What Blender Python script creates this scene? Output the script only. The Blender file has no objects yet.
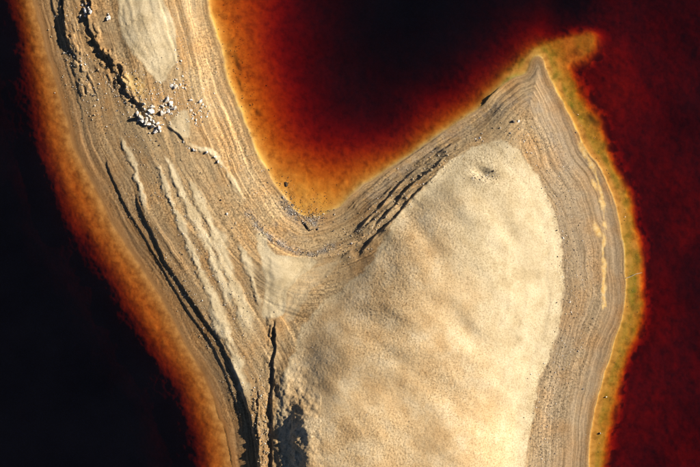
import bpy, math, random
import numpy as np
from mathutils import Vector

# ------------------------------------------------------------------ scene basics
scene = bpy.context.scene
col = scene.collection
random.seed(4)
M_PER = 0.1            # one photo pixel is about ten centimetres on the ground
CAM_H = 97.2
SUN_EL, SUN_AZ = math.radians(26), math.radians(20)    # azimuth counter-clockwise from +X

cam_data = bpy.data.cameras.new('drone_camera')
cam_data.lens = 50; cam_data.sensor_width = 36; cam_data.clip_start = 1; cam_data.clip_end = 6000
cam = bpy.data.objects.new('drone_camera', cam_data)
cam.location = (0, 0, CAM_H); cam.rotation_euler = (0, 0, 0)
col.objects.link(cam); scene.camera = cam

world = bpy.data.worlds.new('World'); scene.world = world; world.use_nodes = True
wn = world.node_tree.nodes; wl = world.node_tree.links
bgn = wn.get('Background') or wn.new('ShaderNodeBackground')
sky = wn.new('ShaderNodeTexSky'); sky.sky_type = 'NISHITA'; sky.sun_disc = False
sky.sun_elevation = SUN_EL; sky.sun_rotation = math.pi / 2 - SUN_AZ
wl.new(sky.outputs[0], bgn.inputs[0]); bgn.inputs[1].default_value = 0.05
sky.air_density = 0.27; sky.dust_density = 0.0; sky.altitude = 1500

sd_ = bpy.data.lights.new('sun', 'SUN'); sd_.energy = 5.0; sd_.angle = math.radians(0.5); sd_.color = (1.0, 0.88, 0.70)
sun = bpy.data.objects.new('sun', sd_)
sv = Vector((math.cos(SUN_EL) * math.cos(SUN_AZ), math.cos(SUN_EL) * math.sin(SUN_AZ), math.sin(SUN_EL)))
sun.rotation_euler = sv.to_track_quat('Z', 'Y').to_euler(); sun.location = sv * 150
col.objects.link(sun)

scene.view_settings.view_transform = 'Standard'
scene.view_settings.look = 'None'
scene.view_settings.exposure = 0.95
scene.view_settings.gamma = 1.0
scene.view_settings.use_curve_mapping = False
scene.cycles.max_bounces = 6; scene.cycles.diffuse_bounces = 2
scene.cycles.transparent_max_bounces = 8

# ------------------------------------------------------------------ numeric helpers
def lattice(seed, n=256):
    return np.random.RandomState(seed).rand(n, n).astype(np.float32)
def vnoise(u, v, scale, seed):
    t = lattice(seed); n = t.shape[0]
    x = u / scale; y = v / scale
    xi = np.floor(x).astype(np.int64); yi = np.floor(y).astype(np.int64)
    fx = x - xi; fy = y - yi
    fx = fx * fx * fx * (fx * (fx * 6 - 15) + 10); fy = fy * fy * fy * (fy * (fy * 6 - 15) + 10)
    x0 = xi % n; x1 = (xi + 1) % n; y0 = yi % n; y1 = (yi + 1) % n
    return ((t[y0, x0] * (1 - fx) + t[y0, x1] * fx) * (1 - fy) + (t[y1, x0] * (1 - fx) + t[y1, x1] * fx) * fy) * 2 - 1
def fbm(u, v, scale, seed, octv=4, gain=0.5):
    r = 0; a = 1.0; tot = 0
    for k in range(octv):
        r = r + a * vnoise(u + 37.1 * k, v - 19.7 * k, scale, seed + k); tot += a
        a *= gain; scale *= 0.5
    return r / tot
def noise1(s, scale, seed):
    t = np.random.RandomState(seed).rand(2048) * 2 - 1
    x = s / scale; xi = np.floor(x).astype(np.int64); f = x - xi; f = f * f * (3 - 2 * f)
    return t[xi % 2048] * (1 - f) + t[(xi + 1) % 2048] * f
def sstep(a, b, x):
    t = np.clip((x - a) / (b - a), 0, 1); return t * t * (3 - 2 * t)
def spline(pts, step=3.0, closed=False):
    P = [np.array(p, float) for p in pts]
    n = len(P); out = []
    for i in range(n if closed else n - 1):
        p1, p2 = P[i], P[(i + 1) % n]
        p0 = P[i - 1] if (closed or i > 0) else 2 * p1 - p2
        p3 = P[(i + 2) % n] if (closed or i + 2 < n) else 2 * p2 - p1
        m = max(1, int(np.hypot(*(p2 - p1)) / step))
        for k in range(m):
            t = k / m
            out.append(0.5 * (2 * p1 + (p2 - p0) * t + (2 * p0 - 5 * p1 + 4 * p2 - p3) * t * t + (3 * p1 - p0 - 3 * p2 + p3) * t ** 3))
    if not closed: out.append(P[-1])
    return np.array(out)
def polydist(u, v, poly):
    """distance to an open polyline, the signed side and the arc length of the nearest point"""
    best = np.full(u.shape, 1e9); side = np.zeros(u.shape); arc = np.zeros(u.shape); L = 0.0
    for i in range(len(poly) - 1):
        ax, ay = poly[i]; dx, dy = poly[i + 1] - poly[i]; l2 = dx * dx + dy * dy
        if l2 < 1e-9: continue
        l = math.sqrt(l2); px = u - ax; py = v - ay
        t = np.clip((px * dx + py * dy) / l2, 0, 1)
        d = np.hypot(px - t * dx, py - t * dy)
        m = d < best - 1e-6
        best[m] = d[m]; side[m] = -(dx * py - dy * px)[m] / l; arc[m] = L + t[m] * l
        L += l
    return best, np.where(side >= 0, best, -best), arc, L
def inside(u, v, poly):
    c = np.zeros(u.shape, bool); n = len(poly); j = n - 1
    for i in range(n):
        xi, yi = poly[i]; xj, yj = poly[j]
        if yi != yj:
            c ^= ((yi > v) != (yj > v)) & (u < (xj - xi) * (v - yi) / (yj - yi) + xi)
        j = i
    return c
def polysd(u, v, pts, closed_step=4.0):
    P = spline(pts, closed_step, True)
    d, _, _, _ = polydist(u, v, np.vstack([P, P[:1]]))
    return np.where(inside(u, v, P), d, -d)

# ------------------------------------------------------------------ traced plan (photo pixels, x right, y down)
LEFT_SHORE = [(6, -300), (22, -60), (33, 0), (46, 50), (60, 97), (78, 155), (101, 199), (117, 232), (151, 282), (168, 310),
              (183, 340), (204, 377), (221, 421), (233, 467), (246, 530), (255, 800)]
RIGHT_SHORE = [(196, -300), (202, -60), (208, 0), (213, 22), (221, 47), (228, 80), (241, 111), (256, 148), (263, 163), (276, 186),
               (292, 208), (305, 217), (318, 216), (332, 210), (344, 203), (356, 189), (390, 167), (412, 154), (434, 136), (466, 116),
               (480, 106), (496, 90), (514, 77), (526, 72), (532, 60), (538, 57), (544, 63), (550, 78), (562, 101), (576, 128),
               (588, 152), (600, 168), (610, 190), (619, 222), (625, 256), (624, 306), (610, 354), (599, 391), (592, 424), (588, 467),
               (582, 530), (575, 800)]
SHELF = [(-14, -300), (4, -60), (14, 0), (25, 50), (34, 100), (47, 155), (67, 205), (87, 239), (114, 279), (132, 311),
         (160, 354), (181, 387), (196, 427), (203, 467), (212, 530), (222, 800)]
SPIT = [(505, 80), (512, 66), (529, 47), (552, 37), (579, 31), (598, 36), (596, 50), (584, 62), (574, 70), (580, 92), (599, 121),
        (608, 144), (617, 165), (630, 192), (637, 225), (642, 256), (643, 303), (634, 343), (620, 387), (610, 434), (604, 467),
        (598, 530), (590, 700), (540, 700), (560, 300), (540, 110)]
DOME = [(474, 147), (491, 141), (508, 141), (519, 152), (531, 165), (541, 178), (550, 199), (557, 225), (562, 256), (562, 312),
        (549, 360), (535, 397), (529, 444), (525, 467), (518, 560), (505, 700), (300, 700), (292, 560), (284, 467), (280, 410),
        (290, 360), (304, 326), (330, 298), (357, 274), (380, 248), (402, 212), (440, 171), (457, 157)]

Ls = spline(LEFT_SHORE); Rs = spline(RIGHT_SHORE); Sh = spline(SHELF)
LAND = np.vstack([Ls, Rs[::-1]])
GX = np.arange(-130, 832, 2.0); GY = np.arange(-100, 572, 2.0)
gu, gv = np.meshgrid(GX, GY)
dL, sL, aL, _ = polydist(gu, gv, Ls)
dR, sR, aR, _ = polydist(gu, gv, Rs)
land_in = inside(gu, gv, LAND)
dmin = np.minimum(dL, dR)
F_sd = np.where(land_in, dmin, -dmin)
_, F_shelf, _, _ = polydist(gu, gv, Sh)          # positive to the east of the shelf edge
F_spit = polysd(gu, gv, SPIT)
F_dome = polysd(gu, gv, DOME)
F_west = (~land_in) & (dL < dR)

def thin_plate(pts):
    P = np.array([p[:2] for p in pts], float) / 100; z = np.array([p[2] for p in pts], float)
    n = len(P); r = np.hypot(P[:, None, 0] - P[None, :, 0], P[:, None, 1] - P[None, :, 1])
    K = np.where(r > 0, r * r * np.log(np.maximum(r, 1e-9)), 0) + np.eye(n) * 0.002
    A = np.zeros((n + 3, n + 3)); A[:n, :n] = K; A[:n, n] = 1; A[:n, n + 1:] = P; A[n, :n] = 1; A[n + 1:, :n] = P.T
    w = np.linalg.solve(A, np.concatenate([z, [0, 0, 0]]))
    out = np.zeros(gu.shape)
    for k in range(n):
        rr = np.hypot(gu / 100 - P[k, 0], gv / 100 - P[k, 1])
        out += w[k] * rr * rr * np.log(np.maximum(rr, 1e-9))
    return out + w[n] + w[n + 1] * gu / 100 + w[n + 2] * gv / 100

HP = [  # height of the land in metres
 (145,35,1.15),(150,80,1.1),(140,-40,1.15),(130,-90,1.1),(190,140,1.0),(214,210,.88),(230,280,.78),(248,340,.74),(262,400,.72),(266,467,.66),(266,540,.66),
 (70,60,.4),(55,0,.25),(90,100,.45),(120,150,.55),(144,200,.64),(174,250,.68),(204,300,.66),(228,360,.58),(238,410,.36),(243,467,.3),
 (95,30,.7),(105,60,.75),(130,110,.85),(160,170,.92),(190,230,.97),
 (200,60,.5),(195,0,.45),(218,110,.4),(240,170,.42),(265,210,.42),(290,240,.45),(312,252,.55),
 (280,265,.8),(280,300,.85),(275,340,.75),(274,400,.65),(274,467,.55),(274,540,.55),
 (300,330,1.05),(290,370,.95),(285,420,.8),(282,467,.7),
 (318,360,1.85),(312,420,1.9),(312,467,1.8),(344,330,2.4),(344,400,2.85),(350,467,2.95),(350,540,2.95),
 (400,300,3.2),(404,255,2.75),(380,255,1.9),(360,275,1.6),(335,297,1.25),(404,212,1.6),(424,188,1.6),(440,220,2.75),(450,280,3.4),
 (450,350,3.5),(450,430,3.5),(400,380,3.45),(400,467,3.45),(400,540,3.45),(500,185,2.2),(480,165,1.85),(500,230,2.7),(520,300,2.4),
 (508,380,2.55),(498,467,2.6),(490,540,2.6),(540,230,1.6),(548,300,1.45),(533,360,1.55),(520,430,1.6),(515,480,1.6),
 (580,230,.75),(588,300,.62),(572,370,.65),(558,430,.65),(550,490,.65),(606,270,.25),(510,130,1.3),(540,150,1.05),(562,180,.85),
 (530,100,.65),(540,82,.3),(480,130,.8),(450,146,.75),(420,166,.75),(390,190,.72),(362,214,.62),(332,240,.55)]
for sh in (LEFT_SHORE[1:-1], RIGHT_SHORE[1:-1]):
    for p in sh: HP.append((p[0], p[1], 0.0))
tp = np.maximum(thin_plate(HP), 0.05)
F_land = tp

# depth of open water by kernel regression on traced colour zones
DP = [(400,30,4.8),(400,65,4.4),(435,68,4.8),(350,60,3.1),(350,100,2.7),(380,110,3.2),(350,10,3.4),(320,10,2.2),(430,30,5.2),(480,10,5.0),(470,50,4.6),(520,18,5.2),(500,40,4.6),(480,62,4.2),(545,10,4.4),(568,6,3.0),(500,-30,4.6),(400,-60,4.2),(300,-60,2.2),(250,-60,.6),(600,15,1.9),(650,60,1.75),(700,20,2.0),
      (615,70,1.25),(640,150,1.55),(640,205,2.0),(605,95,1.15),(615,120,1.3),(700,150,1.85),(662,200,1.4),(650,300,1.45),(700,300,1.9),(660,400,1.55),(630,440,1.4),(700,440,1.8),(660,460,1.6),(700,470,1.5),
      (230,20,.3),(240,25,.36),(250,20,.5),(245,60,.27),(265,20,.85),(262,60,.62),(255,90,.33),(272,100,.7),(300,30,1.8),(280,60,1.2),(280,30,1.25),(330,30,2.3),(300,62,1.75),(330,70,2.1),(310,100,1.7),(290,105,1.2),(370,30,4.0),(370,90,3.3),
      (275,130,.45),(295,130,.85),(320,130,1.35),(300,160,.55),(325,160,.85),(283,165,.17),(310,195,.06),(310,186,.11),(297,192,.06),(325,200,.06),(318,174,.26),(340,185,.16),(345,172,.3),(285,178,.1),(268,140,.25),(258,120,.22),(248,95,.25),(240,60,.3),(340,150,1.05),(360,130,1.7),(400,110,3.0),(375,165,.3),(395,140,1.1),(430,110,1.3),(420,130,.55),
      (450,85,3.4),(450,110,.6),(480,80,1.3),(475,95,.7),(500,62,1.0),(490,76,.7),(515,48,1.15),(508,44,2.6),(550,24,1.9),(530,32,2.0),(575,22,1.4),(600,-60,2.4),(760,100,2.4),(760,350,2.4),(620,560,1.5),(720,600,2.6)]
num = np.zeros(gu.shape); den = np.full(gu.shape, 1e-12)
for x, y, z in DP:
    w = np.exp(-((gu - x) ** 2 + (gv - y) ** 2) / (2 * 16.0 ** 2)) + 1e-5 / (1 + ((gu - x) ** 2 + (gv - y) ** 2) / 4e3)
    num += w * z; den += w
F_deep = num / den

def bil(F, u, v):
    x = np.clip((u - GX[0]) / 2.0, 0, len(GX) - 1.001); y = np.clip((v - GY[0]) / 2.0, 0, len(GY) - 1.001)
    xi = x.astype(np.int64); yi = y.astype(np.int64); fx = x - xi; fy = y - yi
    return (F[yi, xi] * (1 - fx) + F[yi, xi + 1] * fx) * (1 - fy) + (F[yi + 1, xi] * (1 - fx) + F[yi + 1, xi + 1] * fx) * fy

# eroded ledges: (points with the higher ground on the east / south-east, drop, reach uphill, softness, raggedness, brokenness)
SCARPS = [
 ([(50, -60), (51.5, 0), (56, 16), (61, 33), (64, 43), (68, 56)], .09, 50, .5, .6, 0),
 ([(63, -60), (63.7, 0), (65, 17), (66.6, 34), (70, 46), (76, 58), (84, 68)], .22, 50, .5, 1.7, 0),
 ([(70, 58), (73, 70), (78, 86), (81, 98), (84, 108)], .08, 25, .5, .8, .1),
 ([(84, 62), (87, 74), (93, 86), (98, 100), (101, 108)], .07, 20, .5, 1.0, .3),
 ([(90, 62), (100, 74), (108, 90)], .07, 12, .5, 1.0, .5),
 ([(88, -20), (90, 4), (91, 26), (96, 38), (101, 47), (108, 58), (115, 66), (121, 70), (122, 82), (126, 90), (131, 99), (140, 104), (146, 113), (152, 120)], .26, 40, .5, 3.2, 0),
 ([(98, -10), (99, 8), (97, 18)], .09, 12, .5, .8, .3),
 ([(82, 36), (90, 42), (97, 50), (103, 60)], .06, 12, .5, .8, .3),
 ([(163, 124), (170, 128), (177, 133), (183, 139), (188, 146)], .13, 20, .5, .6, 0),
 ([(188, 146), (196, 151), (206, 152), (214, 158), (221, 168), (228, 178), (240, 195), (247, 210)], .05, 8, .5, .8, .35),
 ([(104, 150), (108, 168), (115, 184), (127, 209), (144, 237), (164, 272), (187, 310), (211, 344), (228, 381), (238, 411), (243, 440)], .085, 60, .4, .6, 0),
 ([(134, 190), (141, 212), (153, 234), (168, 266), (184, 289), (199, 311), (219, 340), (236, 374), (248, 407), (256, 440), (259, 467), (262, 540)], .17, 60, .4, .9, 0),
 ([(238, 385), (248, 412), (254, 440), (257, 467), (260, 540)], .24, 50, .5, .8, 0),
 ([(146, 195), (153, 218), (163, 238), (178, 262), (196, 290)], .025, 15, .5, .5, .2),
 ([(208, 318), (222, 345), (236, 372), (246, 398)], .035, 15, .5, .7, .2),
 ([(204, 395), (214, 420), (222, 440), (228, 467), (236, 540)], .06, 10, .5, .5, .1),
 ([(256, 380), (258, 400), (258, 430), (260, 467), (261, 540)], .16, 14, .5, 1.4, .15),
 ([(277, 314), (275, 330), (275, 350), (273, 362), (274, 380), (272, 400), (272, 430), (272, 467), (272, 540)], .24, 12, .5, 1.2, .05),
 ([(298, 335), (288, 365), (284, 400), (283, 440), (284, 480), (286, 540)], .58, 40, 16, 2.0, 0),
 ([(306, 375), (306, 400), (306, 425), (308, 450), (310, 480), (314, 540)], .95, 34, 26, 3.0, 0),
 ([(500, 82), (486, 98), (476, 108)], .18, 8, .5, .6, .2),
 ([(452, 127), (425, 146), (390, 171), (360, 197), (338, 219)], .10, 8, .5, .5, .15),
 ([(467, 136), (455, 142), (440, 151), (424, 164), (410, 174), (396, 188), (384, 203), (370, 217), (358, 229), (346, 238)], .21, 6, .4, .8, .12),
 ([(450, 150), (436, 166), (420, 178), (408, 188), (398, 200), (388, 212), (376, 224), (370, 234)], .22, 6, .4, .8, .12),
 ([(440, 168), (430, 180), (416, 192), (404, 207), (390, 222), (378, 233), (368, 244), (356, 260)], .23, 7, .4, .8, .12),
 ([(478, 122), (452, 138), (428, 154), (402, 176), (380, 198), (356, 220)], .09, 5, .4, .5, .2),
 ([(486, 116), (458, 130), (430, 147), (400, 170)], .07, 5, .4, .4, .3),
 ([(430, 172), (412, 190), (396, 206), (380, 222)], .14, 4, .4, .6, .35),
 ([(360, 240), (350, 250), (340, 258)], .2, 8, .4, .8, .2),
 ([(395, 200), (375, 218), (352, 236)], .13, 5, .4, .5, .25),
]
STRIPES = [([(157, 160), (166, 188), (178, 215), (192, 250), (207, 285), (225, 325), (240, 365)], 4.4),
           ([(163, 153), (178, 182), (192, 210), (208, 245), (222, 280), (238, 320)], 5.8),
           ([(187, 176), (203, 205), (218, 240), (230, 275), (243, 310), (252, 345)], 8),
           ([(120, 133), (131, 158), (138, 180), (143, 200), (150, 222)], 2.4),
           ([(208, 300), (222, 330), (236, 360), (246, 392), (250, 410)], 6.5),
           ([(186, 143), (200, 149), (212, 152), (222, 164), (236, 187), (246, 208)], 1.5),
           ([(238, 240), (250, 268), (256, 290), (262, 320)], 3.2)]
PALE = [([(120, -60), (119, 0), (120, 25), (129, 48), (145, 67), (163, 82), (171, 70), (178, 58), (176, 36), (172, 18), (163, 0), (150, -60)], 1.0),
        ([(167, 124), (176, 116), (187, 110), (190, 124), (190, 138), (184, 138), (174, 130)], .8),
        ([(256, 235), (266, 232), (269, 248), (285, 257), (304, 257), (315, 261), (303, 275), (288, 292), (284, 312), (264, 316), (266, 285), (262, 262)], 1.0),
        ([(300, 275), (330, 262), (338, 266), (310, 292), (292, 320), (284, 318), (288, 296)], .45)]

# hollows and swells on the mound: x, y, radius x, radius y, turn, height
BUMPS = [(384, 322, 24, 13, .25, -.20), (412, 350, 18, 10, .5, .10), (350, 352, 30, 15, .1, .14), (440, 350, 46, 9, .05, .10), (472, 214, 34, 13, .75, .14), (432, 246, 34, 12, .9, -.15),
         (455, 318, 24, 10, .8, -.12), (482, 330, 18, 10, .6, .10), (402, 238, 16, 13, 0, .16), (374, 266, 18, 10, -.7, .16), (440, 395, 56, 15, .1, -.13), (380, 425, 34, 18, .2, .12),
         (330, 400, 18, 30, .1, .10), (482, 173, 9, 5, .2, -.42), (478, 180, 12, 5, .2, .10), (505, 225, 30, 10, 1.0, -.10), (350, 300, 18, 10, -.6, .12), (362, 388, 20, 12, 0, -.12), (430, 285, 26, 14, .6, .12),
         (470, 440, 40, 14, -.2, .10), (420, 450, 26, 12, .5, -.10), (279, 276, 19, 19, 0, .30), (265, 240, 8, 9, 0, .06), (146, 28, 22, 40, .3, .32), (150, 8, 9, 9, 0, -.08)]

def fields(u, v):
    """height and surface attributes at photo-plan coordinates"""
    wu = u + 1.6 * fbm(u, v, 18, 11, 3); wv = v + 1.6 * fbm(u, v, 18, 21, 3)
    sd = bil(F_sd, wu, wv); shelf = bil(F_shelf, wu, wv); spit = bil(F_spit, u + 5 * fbm(u, v, 22, 31, 4), v + 5 * fbm(u, v, 22, 41, 4))
    dome = bil(F_dome, u + 3.4 * fbm(u, v, 13, 51, 5, .62) + 3.5 * fbm(u, v, 45, 55, 2), v + 3.4 * fbm(u, v, 13, 61, 5, .62))
    west = bil(F_nearl, u, v) > 0.5
    lnd = bil(F_land, u, v)
    # --- land
    ramp = 0.0085 * np.maximum(sd, 0)
    z = ramp + (np.maximum(lnd, ramp) - ramp) * sstep(3, 26, sd)
    land = sd > 0
    for bx, by, rx, ry, rot, h in BUMPS:
        m = (np.abs(u - bx) < 3 * max(rx, ry)) & (np.abs(v - by) < 3 * max(rx, ry))
        du = u[m] - bx; dv = v[m] - by
        a = (du * math.cos(rot) + dv * math.sin(rot)) / rx; b = (-du * math.sin(rot) + dv * math.cos(rot)) / ry
        z[m] += h * np.exp(-(a * a + b * b))
    domew = sstep(-3, 12, dome)
    ra = u * .78 + v * .62; rb = (-u * .62 + v * .78) * 2.4
    soft = fbm(ra, rb, 95, 71, 3) * .17 + fbm(u, v, 30, 75, 3) * .035
    z += domew * soft * sstep(0, 30, dome)
    z += sstep(2, 8, dome) * sstep(470, 520, u) * .016 * vnoise(dome + 3 * fbm(u, v, 30, 81, 2), v * .03, 5.0, 85)
    # --- ledges
    sc_edge = np.zeros(u.shape)
    for k, (pts, h, reach, softn, rag, brk) in enumerate(SCARPS):
        P = spline(pts, 4); pad = reach * 3.0 + 8; lo = P.min(0) - pad; hi = P.max(0) + pad
        m = (u > lo[0]) & (u < hi[0]) & (v > lo[1]) & (v < hi[1])
        if not m.any(): continue
        uu = u[m]; vv = v[m]
        ci = np.nonzero((GX > lo[0] - 4) & (GX < hi[0] + 4))[0]; cj = np.nonzero((GY > lo[1] - 4) & (GY < hi[1] + 4))[0]
        cu, cv = np.meshgrid(GX[ci], GY[cj])
        cd, cs, ca, L = polydist(cu, cv, P)
        x = np.clip((uu - GX[ci[0]]) / 2, 0, len(ci) - 1.001); y = np.clip((vv - GY[cj[0]]) / 2, 0, len(cj) - 1.001)
        xi = x.astype(np.int64); yi = y.astype(np.int64); fx = x - xi; fy = y - yi
        bl = lambda F: (F[yi, xi] * (1 - fx) + F[yi, xi + 1] * fx) * (1 - fy) + (F[yi + 1, xi] * (1 - fx) + F[yi + 1, xi + 1] * fx) * fy
        d = bl(cd); s = bl(cs); arc = bl(ca)
        q = d < 9 + rag * 2
        nu = uu[q]; nv = vv[q]
        ju = nu + rag * (fbm(nu, nv, 5, 101 + k, 3) + .8 * fbm(nu, nv, 16, 131 + k, 2)); jv = nv + rag * (fbm(nu, nv, 5, 161 + k, 3) + .8 * fbm(nu, nv, 16, 191 + k, 2))
        dq, sq, aq, L = polydist(ju, jv, P)
        d[q] = dq; s[q] = sq; arc[q] = aq
        big = softn > 2
        hn = 1 if big else 1 + (.35 if reach < 15 else .16) * noise1(arc, 9 if reach < 15 else 26, 300 + k)
        et = min(60 if big else 22, L * .35)
        hh = h * hn * sstep(0, et, arc) * (sstep(0, et, L - arc) if not big else 1)
        if brk > 0:
            hh = hh * sstep(brk - .35, brk + .15, noise1(arc, 11, 340 + k) * .5 + noise1(arc, 30, 360 + k) * .5 + .5)
        up = np.exp(-np.maximum(s, 0) / reach) * sstep(-softn - .001, softn * .2 + .4, s) * sstep(3.0, 2.0, s / reach)
        # beyond the ends of the line fall away quickly
        off = np.sqrt(np.maximum(d * d - s * s, 0))
        z[m] += hh * up
        if softn < 2: sc_edge[m] = np.maximum(sc_edge[m], np.exp(-np.abs(s) / 2.0) * np.clip(hh / .1, 0, 1))
    # --- shore-parallel strata
    str_c = sd + 5.0 * fbm(u, v, 80, 401, 2) + .9 * fbm(u, v, 12, 405, 2)
    arc_c = np.where(bil(F_nearl, u, v) > .5, bil(aL, u, v), bil(aR, u, v)) if True else 0
    beach = (1 - domew) * sstep(1, 6, sd) * (1 - .8 * np.exp(-((u - 284) / 18) ** 2 - ((v - 274) / 20) ** 2))
    east = sstep(500, 560, u) * beach
    z += beach * (.013 * vnoise(str_c, arc_c * .03, 2.0, 411) + .024 * vnoise(str_c, arc_c * .03, 4.2, 412) + .03 * vnoise(str_c, arc_c * .03, 9, 413)) * (1 - .62 * east)
    bay = (1 - domew) * (bil(F_nearl, u, v) < .5) * sstep(575, 520, u) * sstep(4, 9, sd)
    sdw = sd + 2.4 * fbm(u, v, 40, 425, 2) + .9 * fbm(u, v, 7, 427, 3)
    for s0, h0, sd0 in ((9, .05, 1), (14, .06, 2), (20, .05, 3), (27, .075, 4), (33, .06, 5), (40, .07, 6), (47, .05, 7)):
        z += bay * h0 * (.35 + .65 * sstep(-.5, .3, noise1(arc_c, 45, 430 + sd0))) * sstep(s0 - .55, s0 + .55, sdw) * np.exp(-np.maximum(sdw - s0, 0) / 12)
    rough_patch = sstep(-.25, .35, fbm(u, v, 34, 421, 3))
    z += beach * (.006 + .012 * rough_patch) * fbm(u, v, 3.2, 431, 3) * (1 - .4 * east)
    z += (.16 * domew + .6 * beach) * .03 * fbm(u, v, 9, 441, 4)
    stipple = (.45 + .55 * sstep(-.4, .5, fbm(u, v, 55, 451, 4))) * (1 - .7 * sstep(470, 540, u))
    rng = np.random.RandomState(5)
    grain = rng.rand(*u.shape) - .5
    near = (u > -30) & (u < 730) & (v > -25) & (v < 492)
    grainy = np.where(u > 460, sstep(-44, -28, dome), 1) * beach
    z += domew * (.005 + .005 * stipple) * fbm(u, v, 2.0, 461, 2) + (domew * (.016 + .022 * stipple) + .004 * beach + .026 * grainy * (.4 + .6 * rough_patch)) * grain * near
    # crust broken into slabs along the upper ledges and the bay ledges
    for pts, wd, ang, amp, seed in (([(62, -20), (68, 30), (80, 62), (88, 92)], 8, 1.25, .15, 701), ([(88, -10), (92, 30), (110, 62), (124, 88), (148, 118)], 9, 1.0, .20, 711),
                                    ([(455, 148), (424, 172), (400, 196), (376, 222), (356, 244)], 9, -.75, .045, 721), ([(176, 132), (192, 148), (210, 152), (226, 176)], 3, .6, .07, 731),
                                    ([(257, 385), (258, 420), (260, 467)], 5, 1.5, .16, 741), ([(270, 318), (269, 360), (268, 420), (267, 467)], 4, 1.5, .14, 751), ([(500, 84), (476, 110), (450, 128)], 4, -.65, .05, 761)):
        P = spline(pts, 4); lo = P.min(0) - 26; hi = P.max(0) + 26
        m = (u > lo[0]) & (u < hi[0]) & (v > lo[1]) & (v < hi[1])
        if not m.any(): continue
        uu = u[m]; vv = v[m]
        d, s_, arc, L = polydist(uu, vv, P)
        wu_ = uu + 2.2 * fbm(uu, vv, 6, seed, 2); wv_2 = vv + 2.2 * fbm(uu, vv, 6, seed + 3, 2)
        pa = (wu_ * math.cos(ang) + wv_2 * math.sin(ang)) / 6.5; pb = (-wu_ * math.sin(ang) + wv_2 * math.cos(ang)) / 2.8
        T = lattice(seed + 5); cell = T[np.floor(pb).astype(int) % 256, np.floor(pa + .5 * (np.floor(pb) % 2)).astype(int) % 256]
        z[m] += amp * np.exp(-(d / wd) ** 2) * np.where(cell > .62, (cell - .45) * 1.6, 0)
    foot = np.exp(-((u - 292) / 17) ** 2 - ((v - 425) / 60) ** 2) * (v < 520)
    z += foot * (.17 * fbm(u, v, 8, 771, 4) + .05 * fbm(u, v, 2.4, 775, 2))
    # --- attributes
    bright = np.zeros(u.shape)
    for pts, a in PALE:
        P = np.array(pts); lo = P.min(0) - 12; hi = P.max(0) + 12
        m = (u > lo[0]) & (u < hi[0]) & (v > lo[1]) & (v < hi[1])
        if m.any():
            uu = u[m] + 2.5 * fbm(u[m], v[m], 10, 501, 3); vv = v[m] + 2.5 * fbm(u[m], v[m], 10, 511, 3)
            ps = polysd(uu, vv, pts); bright[m] = np.maximum(bright[m], a * sstep(-1.6, 1.4, ps))
            z[m] += .028 * sstep(0, 4, ps) * noise1(ps + 1.5 * fbm(uu, vv, 14, 515, 2), 4.5, 517)
    for pts, wd in STRIPES:
        P = spline(pts, 4); lo = P.min(0) - 16; hi = P.max(0) + 16
        m = (u > lo[0]) & (u < hi[0]) & (v > lo[1]) & (v < hi[1])
        uu = u[m] + 2.5 * fbm(u[m], v[m], 12, 521, 3); vv = v[m]
        d, s, arc, L = polydist(uu, vv, P)
        ww = wd * (.6 + .5 * noise1(arc, 14, 77)) * sstep(-2, L * .25, arc) * (1 - .6 * sstep(L * .75, L, arc)) + .3
        val = 1.0 * (1 - sstep(ww * .45, ww * 1.5 + 1.6, d + 2.2 * fbm(uu, vv, 4, 527, 3))) * sstep(0, 12, arc) * sstep(0, 30, L - arc)
        bright[m] = np.maximum(bright[m], val); z[m] += .11 * val * np.clip(.5 - s / (2 * ww + 4), 0, 1)
    dome_m = sstep(-1.6, 1.2, dome + 1.2 * fbm(u, v, 2.5, 57, 2)) * (sstep(345, 400, u + (240 - v) * .35) + .8 * (1 - sstep(345, 400, u + (240 - v) * .35)))
    lefty = sstep(-40, 40, (470 - u) + .25 * (v - 300) + 45 * fbm(u, v, 60, 531, 4)) * sstep(170, 215, v + 20 * fbm(u, v, 30, 535, 3))
    ochre = lefty * domew
    rust_near = (u < 330) * west * 0
    dleft = np.abs(bil(F_sl, wu, wv)); rust = np.where(sd > 0, np.exp(-dleft / 19), sstep(60, 30, dleft) * west)
    damp = np.exp(-np.maximum(sd, 0) / (2.5 + 6.0 * sstep(480, 560, u))) * (.75 + .35 * fbm(u, v, 15, 561, 3)) * (u > 200)
    yel = np.zeros(u.shape)
    def blob(x, y, rx, ry, rot=0, a=1):
        nonlocal yel
        du = u - x; dv = v - y
        aa = (du * math.cos(rot) + dv * math.sin(rot)) / rx; bb = (-du * math.sin(rot) + dv * math.cos(rot)) / ry
        yel = np.maximum(yel, a * np.exp(-(aa * aa + bb * bb)) )
    blob(136, 86, 17, 9, .75, 1.1); blob(87, 24, 6, 4, 0, .6)
    for x, y, rx, ry, r in ((571, 112, 12, 3, 1.1), (576, 127, 7, 3, 1.0), (583, 150, 13, 4, 1.1), (592, 166, 9, 4, 1.0), (595, 185, 8, 3, 1.1), (603, 205, 9, 4, 1.3), (597, 230, 10, 4, 1.1),
                         (605, 225, 6, 3, 1.4), (604, 270, 12, 3, 1.6), (604, 288, 10, 3.5, 1.6), (603, 305, 7, 2, 1.6), (558, 92, 12, 2.5, 1.1), (566, 104, 6, 2.5, 1.1)):
        blob(x, y, rx, ry, r, .9)
    crust = np.zeros(u.shape); Pc = spline([(556, 88), (566, 104), (577, 128), (584, 150), (593, 168), (600, 190), (604, 212), (603, 240), (605, 270), (604, 306)], 4)
    m = (u > 535) & (u < 630) & (v > 70) & (v < 330)
    dd, _, ar, LL = polydist(u[m] + 3 * fbm(u[m], v[m], 14, 571, 3), v[m], Pc)
    crust[m] = np.exp(-(dd / (2.0 + 1.3 * noise1(ar, 14, 573))) ** 2) * sstep(-.5, .5, noise1(ar, 22, 575) + .25)
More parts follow.
